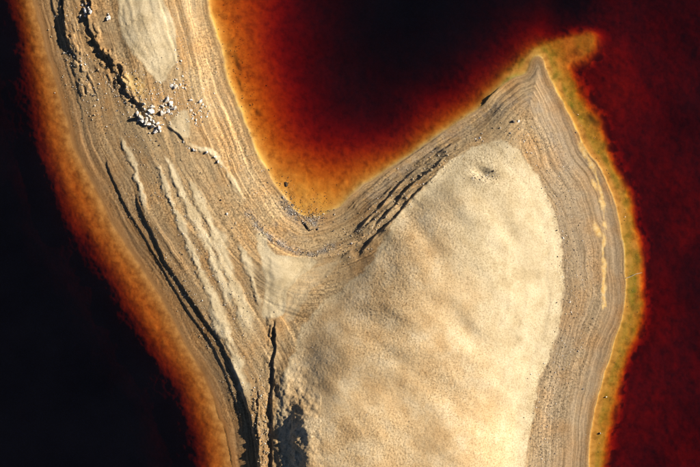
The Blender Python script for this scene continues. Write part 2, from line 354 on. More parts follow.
    yel = np.maximum(yel, .9 * crust)
    yel = .8 * sstep(.30, .9, yel + .34 * fbm(u, v, 4, 541, 4, .7) * sstep(.05, .3, yel))
    edge = np.exp(-((sd + .5) / 2.4) ** 2) * sstep(0, 8, 260 - u + 30) * (u > 190) * (v < 175) * sstep(-.35, .3, fbm(u, v, 16, 545, 3))
    yel = np.maximum(yel, edge)
    yel = np.maximum(yel, .8 * np.exp(-((u - 308) / 40) ** 2 - ((v - 198) / 22) ** 2) * (sd < 0) * sstep(-.5, .2, fbm(u, v, 12, 547, 4)))
    wrack = np.zeros(u.shape)
    for pts, wd, a in (([(283, 200), (292, 212), (303, 219), (314, 222)], 6, .9), ([(248, 213), (258, 226), (270, 238), (284, 245), (300, 252), (316, 254), (332, 246)], 3.5, .8),
                       ([(276, 224), (292, 236), (306, 240)], 3, .35), ([(530, 100), (500, 108), (470, 125), (440, 145), (410, 165), (370, 200)], 9, .32),
                       ([(530, 100), (545, 118), (556, 140), (570, 165)], 7, .25)):
        P = spline(pts, 4); lo = P.min(0) - 30; hi = P.max(0) + 30
        m = (u > lo[0]) & (u < hi[0]) & (v > lo[1]) & (v < hi[1])
        d, s, arc, L = polydist(u[m], v[m], P)
        wrack[m] = np.maximum(wrack[m], a * np.exp(-(d / wd) ** 2) * sstep(-.5, .4, fbm(u[m], v[m], 5, 551, 3)))
    # --- lake bed
    w = np.maximum(-sd, 0)
    lobes = .35 * fbm(u, v, 46, 601, 4)
    deep_w = .17 * sstep(-2, 18, w) + .08 * sstep(10, 36, w)
    shelf2 = bil(F_shelf, u, v) + 3.2 * fbm(u, v, 30, 611, 4); over = np.maximum(-shelf2, 0)
    red_patch = np.exp(-((u - 25) / 26) ** 2 - ((v - 135) / 75) ** 2) + .5 * np.exp(-((u - 75) / 20) ** 2 - ((v - 250) / 60) ** 2) + .7 * np.exp(-((u - 150) / 26) ** 2 - ((v - 445) / 40) ** 2)
    deep_w = deep_w + 1.3 * (1 - np.exp(-(np.maximum(12 - shelf2, 0) / 34) ** 1.7)) + .9 * sstep(4, 48, over) + 2.2 * sstep(35, 110, over) * (1 - .85 * np.clip(red_patch + .4 * fbm(u, v, 26, 615, 4), 0, 1))
    dw = np.minimum(deep_w, .045 * w)
    de = bil(F_deep, u, v) * (1 + .14 * fbm(u, v, 40, 621, 3) + .05 * fbm(u, v, 9, 625, 3))
    de = de * (1 - .15 * sstep(560, 620, u))
    onspit = sstep(-16, 6, spit)
    tipw = np.exp(-((u - 565) / 45) ** 2 - ((v - 55) / 32) ** 2)
    dspit = .10 + .15 * sstep(2, 26, w)
    de = de * (1 - onspit) + dspit * onspit
    de = np.maximum(de, .05)
    sk = .038 + (.050 - .038) * sstep(330, 400, u) + (.14 - .050) * sstep(540, 590, u)
    de = de * (1 - np.exp(-sk * w / de))
    depth = np.where(west, dw, de) + .03 * fbm(u, v, 5, 631, 3) * sstep(2, 10, w)
    zb = -np.maximum(depth, .004 * w)
    z = np.where(sd > 0, np.maximum(z, .003), zb)
    algae = .8 * onspit * sstep(-.6, .2, fbm(u, v, 22, 651, 3)) * sstep(3, 9, w)
    for x, y, rx, ry, r, a in ((512, 78, 12, 4, -.5, .8), (556, 75, 5, 9, 0, .7), (572, 104, 10, 6, 1.0, 1.0), (620, 170, 5, 18, 0.1, .6), (628, 240, 7, 40, 0, .7), (633, 285, 6, 34, 0, 1.1),
                            (626, 335, 8, 34, .3, .8), (612, 385, 8, 34, .25, .6), (602, 440, 7, 34, .15, .7), (545, 48, 16, 6, -.4, .5), (590, 128, 6, 22, -.5, .6)):
        du = u - x; dv = v - y
        aa = (du * math.cos(r) + dv * math.sin(r)) / rx; bb = (-du * math.sin(r) + dv * math.cos(r)) / ry
        algae = np.maximum(algae, a * np.exp(-(aa * aa + bb * bb)))
    weed = np.zeros(u.shape)
    for x, y, rx, ry, r, a in ((592, 118, 13, 4, .9, 1), (598, 122, 5, 4, 0, .8), (612, 147, 8, 12, 0, 1), (628, 178, 10, 18, -.2, .9), (640, 205, 10, 20, 0, .7), (602, 60, 3, 28, -.15, .7), (578, 52, 7, 3, .5, .5), (576, 66, 9, 4, .3, .6),
                            (597, 26, 6, 6, 0, .6), (230, 45, 4, 16, .3, .5), (237, 62, 2.5, 12, -.3, .8), (240, 85, 2, 9, -.3, .8), (256, 112, 7, 4, .6, .6), (575, 112, 18, 3, .7, .6), (646, 250, 8, 30, 0, .5),
                            (640, 310, 8, 26, .1, .3), (632, 350, 8, 26, .2, .3)):
        du = u - x; dv = v - y
        aa = (du * math.cos(r) + dv * math.sin(r)) / rx; bb = (-du * math.sin(r) + dv * math.cos(r)) / ry
        weed = np.maximum(weed, a * np.exp(-(aa * aa + bb * bb)))
    weed = np.maximum(weed, .95 * np.exp(-((spit + 8) / 8) ** 2) * (u > 560) * sstep(30, 60, v))
    weed = weed * sstep(-.35, .25, fbm(u, v, 7, 641, 4))
    sxy = np.where(sd > 0, str_c, sd)
    return z, sd, dome, dict(damp=np.clip(damp, 0, 1), strata=sxy, along=arc_c, bright=np.maximum(bright, dome_m), ochre=ochre, rust=rust, yellow=np.clip(yel, 0, 1), wrack=wrack * (1 - .8 * domew),
                             algae=np.clip(algae, 0, 1), weed=np.clip(weed, 0, 1), east=east, bed=sstep(1.5, -1.5, sd), stipple=np.clip(stipple * domew + grainy * (.3 + .7 * rough_patch) * (1 - .75 * np.clip(bright, 0, 1)), 0, 1))

F_sl = dL
F_nearl = (dL < dR).astype(float)
# ------------------------------------------------------------------ terrain sheet
def axis(lo, hi, step, far):
    a = np.arange(lo, hi + step, step); out = []; s = step; x = a[-1]
    while x < far: s *= 1.22; x += s; out.append(x)
    s = step; x = a[0]; inn = []
    while x > -far: s *= 1.22; x -= s; inn.append(x)
    return np.array(inn[::-1] + list(a) + out)
STEP = 0.075
ax = axis(-37.0, 37.0, STEP, 900.0); ay = axis(-25.3, 25.3, STEP, 900.0)
X, Y = np.meshgrid(ax, ay)
U0 = 350 + X / M_PER; V0 = 233.5 - Y / M_PER
# the plan was traced from above in perspective: undo the shift of raised ground
zb0 = np.where(bil(F_sd, U0, V0) > 0, bil(F_land, U0, V0), 0)
k = CAM_H / (CAM_H - zb0)
U = np.clip(350 + X * k / M_PER, -120, 820); V = np.clip(233.5 - Y * k / M_PER, -90, 562)
Z, SD, DM, ATT = fields(U, V)

def height_at(x, y):
    i = np.clip(np.searchsorted(ax, x) - 1, 0, len(ax) - 2); j = np.clip(np.searchsorted(ay, y) - 1, 0, len(ay) - 2)
    fx = (x - ax[i]) / (ax[i + 1] - ax[i]); fy = (y - ay[j]) / (ay[j + 1] - ay[j])
    return (Z[j, i] * (1 - fx) + Z[j, i + 1] * fx) * (1 - fy) + (Z[j + 1, i] * (1 - fx) + Z[j + 1, i + 1] * fx) * fy
def place(u, v):
    """world point on the terrain that the photo shows at pixel u, v"""
    z = 0.0
    for _ in range(4):
        s = (CAM_H - z) / CAM_H
        x = (u - 350) * M_PER * s; y = (233.5 - v) * M_PER * s
        z = float(height_at(x, y))
    return x, y, z

# ------------------------------------------------------------------ materials
def mat(name):
    m = bpy.data.materials.new(name); m.use_nodes = True
    nt = m.node_tree; nt.nodes.clear()
    out = nt.nodes.new('ShaderNodeOutputMaterial')
    return m, nt, out
class N:
    def __init__(s, nt): s.nt = nt
    def new(s, t, **kw):
        n = s.nt.nodes.new(t)
        for a, b in kw.items(): setattr(n, a, b)
        return n
    def lk(s, a, b): s.nt.links.new(a, b)
    def attr(s, name):
        return s.new('ShaderNodeAttribute', attribute_name=name).outputs['Fac']
    def val(s, sock, x):
        if hasattr(x, 'links') or isinstance(x, bpy.types.NodeSocket): s.lk(x, sock)
        else: sock.default_value = x
    def math(s, op, a, b=0.0, c=None, clamp=False):
        n = s.new('ShaderNodeMath', operation=op); n.use_clamp = clamp
        s.val(n.inputs[0], a); s.val(n.inputs[1], b)
        if c is not None: s.val(n.inputs[2], c)
        return n.outputs[0]
    def mix(s, f, a, b, blend='MIX'):
        n = s.new('ShaderNodeMix', data_type='RGBA', blend_type=blend); n.clamp_factor = True
        s.val(n.inputs[0], f)
        for sock, x in ((n.inputs[6], a), (n.inputs[7], b)):
            if isinstance(x, tuple): sock.default_value = (*x, 1)
            else: s.lk(x, sock)
        return n.outputs[2]
    def noise(s, vec, scale, detail=3, rough=.55, dim='3D', w=None):
        n = s.new('ShaderNodeTexNoise', noise_dimensions=dim)
        n.inputs['Scale'].default_value = scale; n.inputs['Detail'].default_value = detail; n.inputs['Roughness'].default_value = rough
        if vec is not None: s.lk(vec, n.inputs['Vector'])
        if w is not None: s.val(n.inputs['W'], w)
        return n.outputs['Fac']
    def ramp(s, f, stops, interp='LINEAR'):
        n = s.new('ShaderNodeValToRGB'); s.lk(f, n.inputs[0]); cr = n.color_ramp; cr.interpolation = interp
        while len(cr.elements) < len(stops): cr.elements.new(0.5)
        for e, (p, c) in zip(cr.elements, stops):
            e.position = p; e.color = (*c, 1) if isinstance(c, tuple) else (c, c, c, 1)
        return n.outputs[0]
    def mrange(s, f, a, b, c=0.0, d=1.0):
        n = s.new('ShaderNodeMapRange'); s.lk(f, n.inputs[0])
        for i, x in zip((1, 2, 3, 4), (a, b, c, d)): n.inputs[i].default_value = x
        return n.outputs[0]

def ground_material(name):
    m, nt, out = mat(name); n = N(nt)
    pos = n.new('ShaderNodeNewGeometry').outputs['Position']
    st = n.attr('strata')
    al = n.attr('along')
    def streak(k1, k2, off):
        cv = n.new('ShaderNodeCombineXYZ'); n.lk(n.math('MULTIPLY_ADD', st, k1, off), cv.inputs[0]); n.lk(n.math('MULTIPLY', al, k2), cv.inputs[1])
        return n.noise(cv.outputs[0], 1.0, 3, .62, '2D')
    s1 = streak(.12, .004, 0.0); s2 = streak(.5, .008, 40.0)
    band = n.ramp(s1, [(.25, (.27, .185, .10)), (.42, (.37, .27, .155)), (.55, (.31, .235, .145)), (.68, (.45, .335, .195)), (.8, (.27, .20, .125))])
    fine = n.ramp(s2, [(.34, (.55, .53, .51)), (.47, (.97, .97, .97)), (.56, (1.05, 1.05, 1.04)), (.66, (1.42, 1.4, 1.34))])
    fm = n.mrange(n.noise(pos, .22, 3),   .35, .65, .35, .95)
    c = n.mix(fm, band, fine, 'MULTIPLY')
    # east shore: finer grey-mauve silt
    ce = n.ramp(s1, [(.3, (.20, .152, .095)), (.45, (.30, .238, .168)), (.6, (.225, .172, .113)), (.75, (.33, .262, .182))])
    ce = n.mix(.6, ce, fine, 'MULTIPLY')
    c = n.mix(n.attr('east'), c, ce)
    patch = n.noise(pos, .35, 4)
    c = n.mix(n.mrange(patch, .42, .68), c, n.mix(1.0, c, (1.05, .90, .74), 'MULTIPLY'))
    grit = n.noise(pos, 5.5, 3, .7)
    c = n.mix(n.math('MULTIPLY_ADD', n.attr('stipple'), .55, .3), c, n.ramp(grit, [(.36, (.38, .35, .31)), (.48, (.97, .97, .96)), (.62, (1.5, 1.47, 1.41))]), 'MULTIPLY')
    c = n.mix(n.math('MULTIPLY', n.attr('rust'), .85), c, (.25, .115, .036))
    c = n.mix(n.attr('damp'), c, n.mix(1.0, c, (.68, .52, .36), 'MULTIPLY'))
    c = n.mix(n.attr('wrack'), c, n.mix(n.mrange(grit, .35, .6), (.09, .085, .09), (.30, .28, .26)))
    # pale sand
    pale = n.ramp(n.noise(pos, .6, 5, .6), [(.36, (.44, .36, .23)), (.5, (.515, .435, .295)), (.64, (.55, .475, .335))])
    och = n.ramp(n.noise(pos, .45, 5, .6), [(.34, (.53, .37, .20)), (.5, (.61, .46, .275)), (.66, (.66, .54, .365))])
    sand = n.mix(n.attr('ochre'), pale, och)
    sg = n.noise(pos, 7.0, 2, .7)
    sand = n.mix(n.math('MULTIPLY_ADD', n.attr('stipple'), .55, .2), sand, n.ramp(sg, [(.36, (.36, .30, .24)), (.47, (.95, .94, .92)), (.60, (1.2, 1.2, 1.2))]), 'MULTIPLY')
    c = n.mix(n.attr('bright'), c, sand)
    yl = n.mix(n.mrange(n.noise(pos, 3.0, 3), .35, .65), (.55, .34, .10), (.62, .47, .24))
    c = n.mix(n.attr('yellow'), c, yl)
    # lake bed
    bedn = n.noise(pos, 1.3, 5, .65)
    bed = n.ramp(bedn, [(.36, (.38, .235, .075)), (.5, (.56, .38, .14)), (.64, (.66, .48, .20))])
    bed = n.mix(n.math('MULTIPLY', n.attr('rust'), .8), bed, n.ramp(bedn, [(.36, (.29, .115, .028)), (.5, (.40, .175, .045)), (.64, (.50, .24, .07))]))
    bed = n.mix(n.math('MULTIPLY', n.attr('algae'), .8), bed, n.mix(n.mrange(bedn, .4, .6), (.13, .24, .035), (.30, .33, .07)))
    bed = n.mix(n.math('MULTIPLY', n.attr('weed'), .9), bed, (.05, .05, .025))
    bed = n.mix(n.attr('yellow'), bed, (.66, .46, .13))
    c = n.mix(n.attr('bed'), c, bed)
    b = n.new('ShaderNodeBsdfPrincipled'); n.lk(c, b.inputs['Base Color'])
    b.inputs['Roughness'].default_value = .95; b.inputs['Specular IOR Level'].default_value = .12
    bm = n.new('ShaderNodeBump'); bm.inputs['Strength'].default_value = .55; bm.inputs['Distance'].default_value = .035
    n.lk(n.noise(pos, 11.0, 4, .7), bm.inputs['Height']); n.lk(bm.outputs[0], b.inputs['Normal'])
    n.lk(b.outputs[0], out.inputs[0]); return m
M_GROUND = ground_material('layered_silt')

def water_material():
    m, nt, out = mat('red_water'); n = N(nt)
    pos = n.new('ShaderNodeNewGeometry').outputs['Position']
    bm = n.new('ShaderNodeBump'); bm.inputs['Strength'].default_value = .12; bm.inputs['Distance'].default_value = .05
    n.lk(n.noise(pos, 2.2, 3, .6), bm.inputs['Height'])
    tr = n.new('ShaderNodeBsdfTransparent'); gl = n.new('ShaderNodeBsdfGlossy'); gl.inputs['Roughness'].default_value = .06
    n.lk(bm.outputs[0], gl.inputs['Normal'])
    lw = n.new('ShaderNodeNewGeometry'); dt = n.new('ShaderNodeVectorMath', operation='DOT_PRODUCT')
    n.lk(lw.outputs['Normal'], dt.inputs[0]); n.lk(lw.outputs['Incoming'], dt.inputs[1])
    cs = n.math('SUBTRACT', 1.0, n.math('ABSOLUTE', dt.outputs['Value']), clamp=True)
    fr = n.math('MULTIPLY_ADD', n.math('POWER', cs, 5.0), .98, .02)
    mx = n.new('ShaderNodeMixShader'); n.lk(fr, mx.inputs[0]); n.lk(tr.outputs[0], mx.inputs[1]); n.lk(gl.outputs[0], mx.inputs[2])
    df = n.new('ShaderNodeBsdfDiffuse'); df.inputs[0].default_value = (.20, .22, .42, 1)      # faint blue tint painted over the water as sky reflection and scatter
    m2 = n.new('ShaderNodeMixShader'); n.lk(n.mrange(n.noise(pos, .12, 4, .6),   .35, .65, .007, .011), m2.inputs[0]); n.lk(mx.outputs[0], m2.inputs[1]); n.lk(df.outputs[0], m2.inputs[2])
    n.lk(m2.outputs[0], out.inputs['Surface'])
    va = n.new('ShaderNodeVolumeAbsorption'); va.inputs['Color'].default_value = (.833, .515, .0, 1); va.inputs['Density'].default_value = 3.6
    n.lk(va.outputs[0], out.inputs['Volume'])
    return m
M_WATER = water_material()

def rock_material(name, stops, bump=.03):
    m, nt, out = mat(name); n = N(nt)
    tc = n.new('ShaderNodeTexCoord').outputs['Object']; pos = n.new('ShaderNodeNewGeometry').outputs['Position']
    c = n.ramp(n.noise(pos, 4.0, 5, .65), stops)
    oi = n.new('ShaderNodeObjectInfo').outputs['Random']
    c = n.mix(n.mrange(oi, .3, 1.0, 0.0, .75), c, n.mix(1.0, c, (.62, .54, .44), 'MULTIPLY'))
    b = n.new('ShaderNodeBsdfPrincipled'); n.lk(c, b.inputs['Base Color']); b.inputs['Roughness'].default_value = .9; b.inputs['Specular IOR Level'].default_value = .15
    bm = n.new('ShaderNodeBump'); bm.inputs['Strength'].default_value = .5; bm.inputs['Distance'].default_value = bump
    n.lk(n.noise(pos, 14, 4, .7), bm.inputs['Height']); n.lk(bm.outputs[0], b.inputs['Normal'])
    n.lk(b.outputs[0], out.inputs[0]); return m
M_WHITE = rock_material('white_salt_rock', [(.3, (.50, .48, .46)), (.5, (.72, .70, .68)), (.7, (.80, .79, .78))])
M_TAN = rock_material('tan_rock', [(.3, (.28, .22, .15)), (.5, (.44, .36, .25)), (.7, (.56, .48, .36))])
M_GREY = rock_material('dark_grey_rock', [(.3, (.07, .065, .065)), (.5, (.13, .115, .11)), (.7, (.20, .17, .15))])
M_YROCK = rock_material('ochre_rock', [(.3, (.40, .25, .09)), (.5, (.58, .40, .17)), (.7, (.66, .52, .30))])
M_WOOD = rock_material('bleached_wood', [(.3, (.30, .24, .17)), (.5, (.50, .42, .32)), (.7, (.60, .54, .44))])
M_DWOOD = rock_material('dark_wood', [(.3, (.03, .026, .022)), (.5, (.06, .05, .04)), (.7, (.10, .08, .06))])

# ------------------------------------------------------------------ terrain objects
def tag(o, label, cat=None, group=None, kind=None):
    o['label'] = label
    if cat: o['category'] = cat
    if group: o['group'] = group
    if kind: o['kind'] = kind
def sheet(name, facemask, label):
    nx, ny = len(ax), len(ay)
    jj, ii = np.nonzero(facemask)
    a = jj * nx + ii
    quads = np.stack([a, a + 1, a + nx + 1, a + nx], 1)
    used, inv = np.unique(quads.ravel(), return_inverse=True)
    me = bpy.data.meshes.new(name)
    me.vertices.add(len(used)); nf = len(quads)
    co = np.stack([X.ravel()[used], Y.ravel()[used], Z.ravel()[used]], 1).astype(np.float32)
    me.vertices.foreach_set('co', co.ravel())
    me.loops.add(nf * 4); me.loops.foreach_set('vertex_index', inv.astype(np.int32))
    me.polygons.add(nf); me.polygons.foreach_set('loop_start', np.arange(0, nf * 4, 4, dtype=np.int32))
    me.polygons.foreach_set('loop_total', np.full(nf, 4, np.int32)) if False else None
    me.update(calc_edges=True)
    me.polygons.foreach_set('use_smooth', np.ones(nf, bool))
    for k_, arr in ATT.items():
        at = me.attributes.new(k_, 'FLOAT', 'POINT'); at.data.foreach_set('value', arr.ravel()[used].astype(np.float32))
    me.materials.append(M_GROUND); me.update()
    o = bpy.data.objects.new(name, me); col.objects.link(o)
    tag(o, label, kind='structure'); return o
fsd = (SD[:-1, :-1] + SD[1:, :-1] + SD[:-1, 1:] + SD[1:, 1:]) / 4
fdm = (DM[:-1, :-1] + DM[1:, :-1] + DM[:-1, 1:] + DM[1:, 1:]) / 4
is_bed = fsd < -1.0
is_dome = (~is_bed) & (fdm > 0)
sheet('ground', ~is_bed & ~is_dome, 'layered tan silt shore with ledges and bathtub-ring lines between the red waters')
sheet('sand_mound', is_dome, 'large pale rounded sand mound in the middle of the headland')
sheet('lake_bed', is_bed, 'orange and olive lake bed seen through the red water')

bw = 900.0
wv_ = [(-bw, -bw, 0), (bw, -bw, 0), (bw, bw, 0), (-bw, bw, 0), (-bw, -bw, -9), (bw, -bw, -9), (bw, bw, -9), (-bw, bw, -9)]
wf_ = [(0, 1, 2, 3), (7, 6, 5, 4), (0, 4, 5, 1), (1, 5, 6, 2), (2, 6, 7, 3), (3, 7, 4, 0)]
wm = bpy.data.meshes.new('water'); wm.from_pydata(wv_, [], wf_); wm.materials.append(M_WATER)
wo = bpy.data.objects.new('water', wm); col.objects.link(wo)
tag(wo, 'clear dark red acidic water with orange shallows along the shore', kind='structure')
# ------------------------------------------------------------------ stones
def hull_rock(name, npts, seed, flat=.75):
    import bmesh
    r = random.Random(seed); bm = bmesh.new()
    for i in range(npts):
        a = r.uniform(0, 2 * math.pi); zz = r.uniform(-1, 1); q = math.sqrt(1 - zz * zz); rr = r.uniform(.78, 1.08)
        bm.verts.new((q * math.cos(a) * rr, q * math.sin(a) * rr * r.uniform(.8, 1), zz * rr * flat))
    g = bmesh.ops.convex_hull(bm, input=bm.verts)
    bmesh.ops.delete(bm, geom=[e for e in g['geom_interior'] if isinstance(e, bmesh.types.BMVert)], context='VERTS')
    bmesh.ops.recalc_face_normals(bm, faces=bm.faces)
    me = bpy.data.meshes.new(name); bm.to_mesh(me); bm.free(); return me
SHAPES = {}
for nm, m in (('white', M_WHITE), ('tan', M_TAN), ('grey', M_GREY), ('ochre', M_YROCK)):
    SHAPES[nm] = []
    for i in range(6):
        me = hull_rock(nm + '_rock', 13, 50 + i + len(nm) * 10); me.materials.append(m); SHAPES[nm].append(me)
rr_ = random.Random(9)
def stone(u, v, px, kind, label, group=None, name='rock', high=1.0):
    x, y, z = place(u, v)
    o = bpy.data.objects.new(name, rr_.choice(SHAPES[kind]))
    s = px * M_PER / 2
    o.scale = (s * rr_.uniform(.8, 1.2), s * rr_.uniform(.65, 1.05), s * rr_.uniform(.7, 1.2) * high)
    o.rotation_euler = (rr_.uniform(-.35, .35), rr_.uniform(-.35, .35), rr_.uniform(0, 6.28))
    o.location = (x, y, z + s * rr_.uniform(-.05, .3) * high)
    col.objects.link(o); tag(o, label, 'rock', group); return o
def heap(pts, px, kind, label, group, extra=0, jit=3.0, high=1.0):
    made = [(u, v, stone(u + rr_.gauss(0, .6), v + rr_.gauss(0, .6), px * min(1.7, rr_.lognormvariate(-.05, .32)), kind, label, group, high=high)) for u, v in pts]
    for _ in range(extra):
        u, v = rr_.choice(pts); u += rr_.gauss(0, jit); v += rr_.gauss(0, jit)
        made.append((u, v, stone(u, v, px * rr_.uniform(.3, .7), kind, label, group, high=high)))
    if len(made) < 5: words = ('leftmost', 'rightmost')
    else: words = ('largest', 'leftmost', 'rightmost', 'topmost', 'lowest')
    free = list(made)
    for w in words:
        key = {'largest': lambda q: -q[2].scale[0] * q[2].scale[1], 'leftmost': lambda q: q[0], 'rightmost': lambda q: -q[0], 'topmost': lambda q: q[1], 'lowest': lambda q: -q[1]}[w]
        q = min(made, key=key)
        if q in free: free.remove(q); q[2]['label'] = w + ' ' + label

heap([(138,113),(140.6,116.6),(144,111.5),(142,121),(146.6,119),(149,124),(151,111.5),(150,116.6),(153.5,127),(156,129.5),(159.5,127.8),(161,131),(155,123.5),(158.6,124),(152.6,108),(147.5,115),(154,131.7),(145.8,122.6),(150.5,120)],
     5.4, 'white', 'white angular rock in the largest heap, below the orange-stained bank', 'white rocks heaped below the orange bank', 16, high=1.35)
heap([(163,105.5),(166,106),(169.8,103),(172,106),(174,107),(164.6,109.7),(168,109.7),(163,113),(165.5,112),(167,100),(171.5,103.7),(169.8,111.5)],
     4.4, 'white', 'white rock in the loose heap just right of the largest heap', 'white rocks beside the largest heap', 9)
heap([(170.6,85.7),(173,88),(175.7,85.7),(178,89),(175,91.7),(183.4,77),(185,85),(186,89),(174,82),(176.6,80.6),(181,84),(170.6,99.5),(183.4,87.4)],
     3.4, 'white', 'small white rock strewn under the lower tip of the pale oval flat', 'white rocks under the pale oval flat', 10)
heap([(201.5,99.5),(200.6,102),(203,104.6),(206.6,106),(209,110.6),(207.5,113),(201.5,109),(199,109.7),(196,115),(193.7,119),(195.5,123.5),(193,115),(197,120),(192,111.5),(190,101),(206.6,116.6)],
     3.1, 'white', 'small white rock in the right-hand scatter on the bay-side slope', 'white rocks scattered on the bay-side slope', 8)
heap([(177.4,61),(179,62.6),(181,61),(176,50),(178.5,56),(177,68),(183,76)], 2.2, 'white', 'tiny white rock along the right rim of the pale oval flat', 'white rocks on the rim of the oval flat', 4)
heap([(185.7,145.5),(188.6,148),(193.7,150.6),(196,151),(207,152),(215,157),(218,162),(219.8,166.5),(183,141.5)], 2.5, 'white', 'pale rock lined along the thin curved white crest', 'pale rocks along the curved crest', 6, 2.0)
heap([(85.7,7.7),(89,7),(91,12),(86.6,13),(85,16),(89,14.6),(81.5,16),(87.5,9.4),(85,12),(90,9.5),(83,6),(88,4)], 4.0, 'white', 'white rock in the upper heap between the two dark ledges', 'white rocks between the upper ledges', 6, 2.0, high=1.2)
heap([(108,17),(109.8,15.4),(110.6,18),(109,20.6)], 3.0, 'white', 'white rock of the small cluster left of the pale oval flat', 'white rocks left of the oval flat', 2, 1.5, high=1.2)
heap([(65,53),(68.6,52),(71,53),(75.5,55.7),(79,58),(80.6,61.7),(67.7,60),(85.8,65)], 2.4, 'white', 'pale rock at the lower end of the widest upper ledge', 'pale rocks below the widest upper ledge', 7, 2.5)
heap([(85,110),(90,116.6),(95,115),(95,106),(92.6,119),(97,111),(87.4,114)], 2.3, 'tan', 'tan rock in the ring at the foot of the short ledge', 'tan rocks ringed below the short ledge', 3, 2.0)
heap([(129,80),(133,84),(137,79),(140,88),(144,93),(131,90),(147,86),(126,76),(138,95),(143,99),(134,74)], 2.0, 'ochre', 'yellow-ochre stone on the orange-stained bank', 'ochre stones on the orange bank', 14, 5.0)
heap([(77,24),(76,30),(79.7,30.5),(84,31)], 2.2, 'tan', 'small tan rock under the upper white heap', 'tan rocks under the upper heap', 2)
heap([(95,60),(103,64),(108,68),(112,72),(116,78),(105,75),(118,86),(122,96),(99,70)], 2.3, 'tan', 'tan clod along the foot of the zigzag ledge', 'tan clods under the zigzag ledge', 8, 3.0)
heap([(475,139.7),(478.6,138),(483,141.4),(476,140.6),(482,133.7)], 2.2, 'white', 'whitish stone just above the upper left rim of the mound', 'whitish stones above the mound rim', 5, 3.0)
heap([(448.6,156),(447,152),(444,160),(432,170),(412.6,179),(405,180),(403,193),(400.6,196),(409,186),(398,203),(387,216),(441,165),(422,176),(379,226),(436,163)], 2.3, 'tan', 'pale stone wedged along the broken ledges beside the bay', 'pale stones on the bay ledges', 22, 4.0)
heap([(332.6,231.5),(334,223),(346,220),(318,230)], 2.2, 'grey', 'dark stone on the silt above the tip of the bay', 'dark stones above the bay tip', 2, 4.0)
heap([(323,215),(334,214)], 2.0, 'white', 'pale stone at the waterline right of the bay tip', 'pale stones at the bay tip')
heap([(472.6,176.6),(476,179),(481,180),(487,179),(491.5,171.5),(496.6,179),(483,175.7)], 2.4, 'tan', 'tan stone lining the small pit on top of the mound', 'tan stones round the pit', 8, 2.5)
heap([(492.5,176.6),(493,172.5),(473,175)], 2.2, 'grey', 'dark stone on the edge of the small pit on the mound', 'dark stones round the pit')
heap([(555,216),(557.7,226),(563.7,259),(565.5,314),(562,324),(555,331),(559,342),(554,365),(545.5,387),(551,372)], 1.9, 'tan', 'small tan stone along the right-hand edge of the mound', 'tan stones along the mound edge', 10, 3.0)
heap([(569,267),(567,300),(574,318),(566,343.4),(560,392),(582,390),(540,454),(548,145.5),(535,136),(556,230)], 1.9, 'grey', 'small dark stone on the grainy silt right of the mound', 'dark stones on the silt right of the mound')
heap([(526.6,153),(531,153.5),(533.5,130),(510,134),(524,140.6),(499,128.6)], 2.0, 'white', 'small whitish stone on the silt near the top of the mound', 'whitish stones near the mound top', 4, 3.0)
heap([(254,389.6),(256,426),(266,433),(268.6,440),(258,418),(263.5,443.6),(259,461),(256.6,438.5),(265,420),(267,452),(264,405),(255,405),(266,462)], 2.5, 'tan', 'tan clod on the narrow ridge between the two lower clefts', 'clods on the narrow ridge', 10, 2.5)
stone(227, 214, 3.4, 'white', 'lone white rock with a black shadow at the right edge of the striped sand', high=1.3)
stone(235.7, 223, 3.2, 'tan', 'pale tan rock lying just below the lone white rock')
stone(232, 228, 2.4, 'grey', 'dark rock tucked under the pale tan rock by the striped sand')
stone(221, 200, 2.6, 'grey', 'single dark stone above the lone white rock')
stone(156.6, 141, 2.2, 'grey', 'upper of two dark stones at the head of the sand stripes')
stone(159.7, 145.4, 2.6, 'grey', 'lower of two dark stones at the head of the sand stripes')
stone(51.6, 36.5, 2.2, 'tan', 'lone stone on the orange beach at the upper left')
stone(154, 88, 3.0, 'ochre', 'ochre rock at the right end of the orange-stained bank')
stone(124, 62.6, 2.8, 'tan', 'tan rock at the top of the zigzag ledge')
stone(513, 121.4, 4.2, 'grey', 'dark rock beside a white rock on the headland near its tip', high=.9)
stone(518.5, 121.6, 3.8, 'white', 'white rock right of the dark rock near the headland tip', high=1.2)
stone(525.7, 140, 2.6, 'tan', 'tan stone between the dark headland rock and the mound')
stone(576, 132.6, 2.4, 'grey', 'dark stone on the yellow crust of the right-hand shore')
stone(563, 238, 3.0, 'white', 'white rock at the widest part of the mound edge', high=1.2)
stone(569.7, 302, 2.6, 'white', 'white stone on the silt right of the mound, lower half')
stone(578, 351, 2.6, 'white', 'whitest stone on the lower right beach')
stone(531, 374, 2.0, 'white', 'tiny white stone on the lower right flank of the mound')
stone(351.5, 243.5, 3.2, 'white', 'pale rock at the lower end of the bay ledges', high=1.2)
stone(286, 184, 6.0, 'grey', 'flat brownish boulder in the shallows of the bay', high=.6)
stone(283, 197.7, 3.0, 'white', 'white stone at the left waterline of the bay tip')
stone(269, 170, 3.0, 'grey', 'dark stone in the yellow shallows on the left of the bay')
stone(625, 217, 2.2, 'white', 'white stone in the orange shallows of the right shore, upper', high=2.2)
stone(606, 396.6, 2.4, 'white', 'white stone in the olive shallows of the right shore, middle', high=2.2)
stone(600, 433, 2.4, 'white', 'white stone in the olive shallows of the right shore, lowest', high=2.2)
stone(578, 114.6, 2.2, 'white', 'pale stone in the shallows just right of the headland tip', high=1.5)

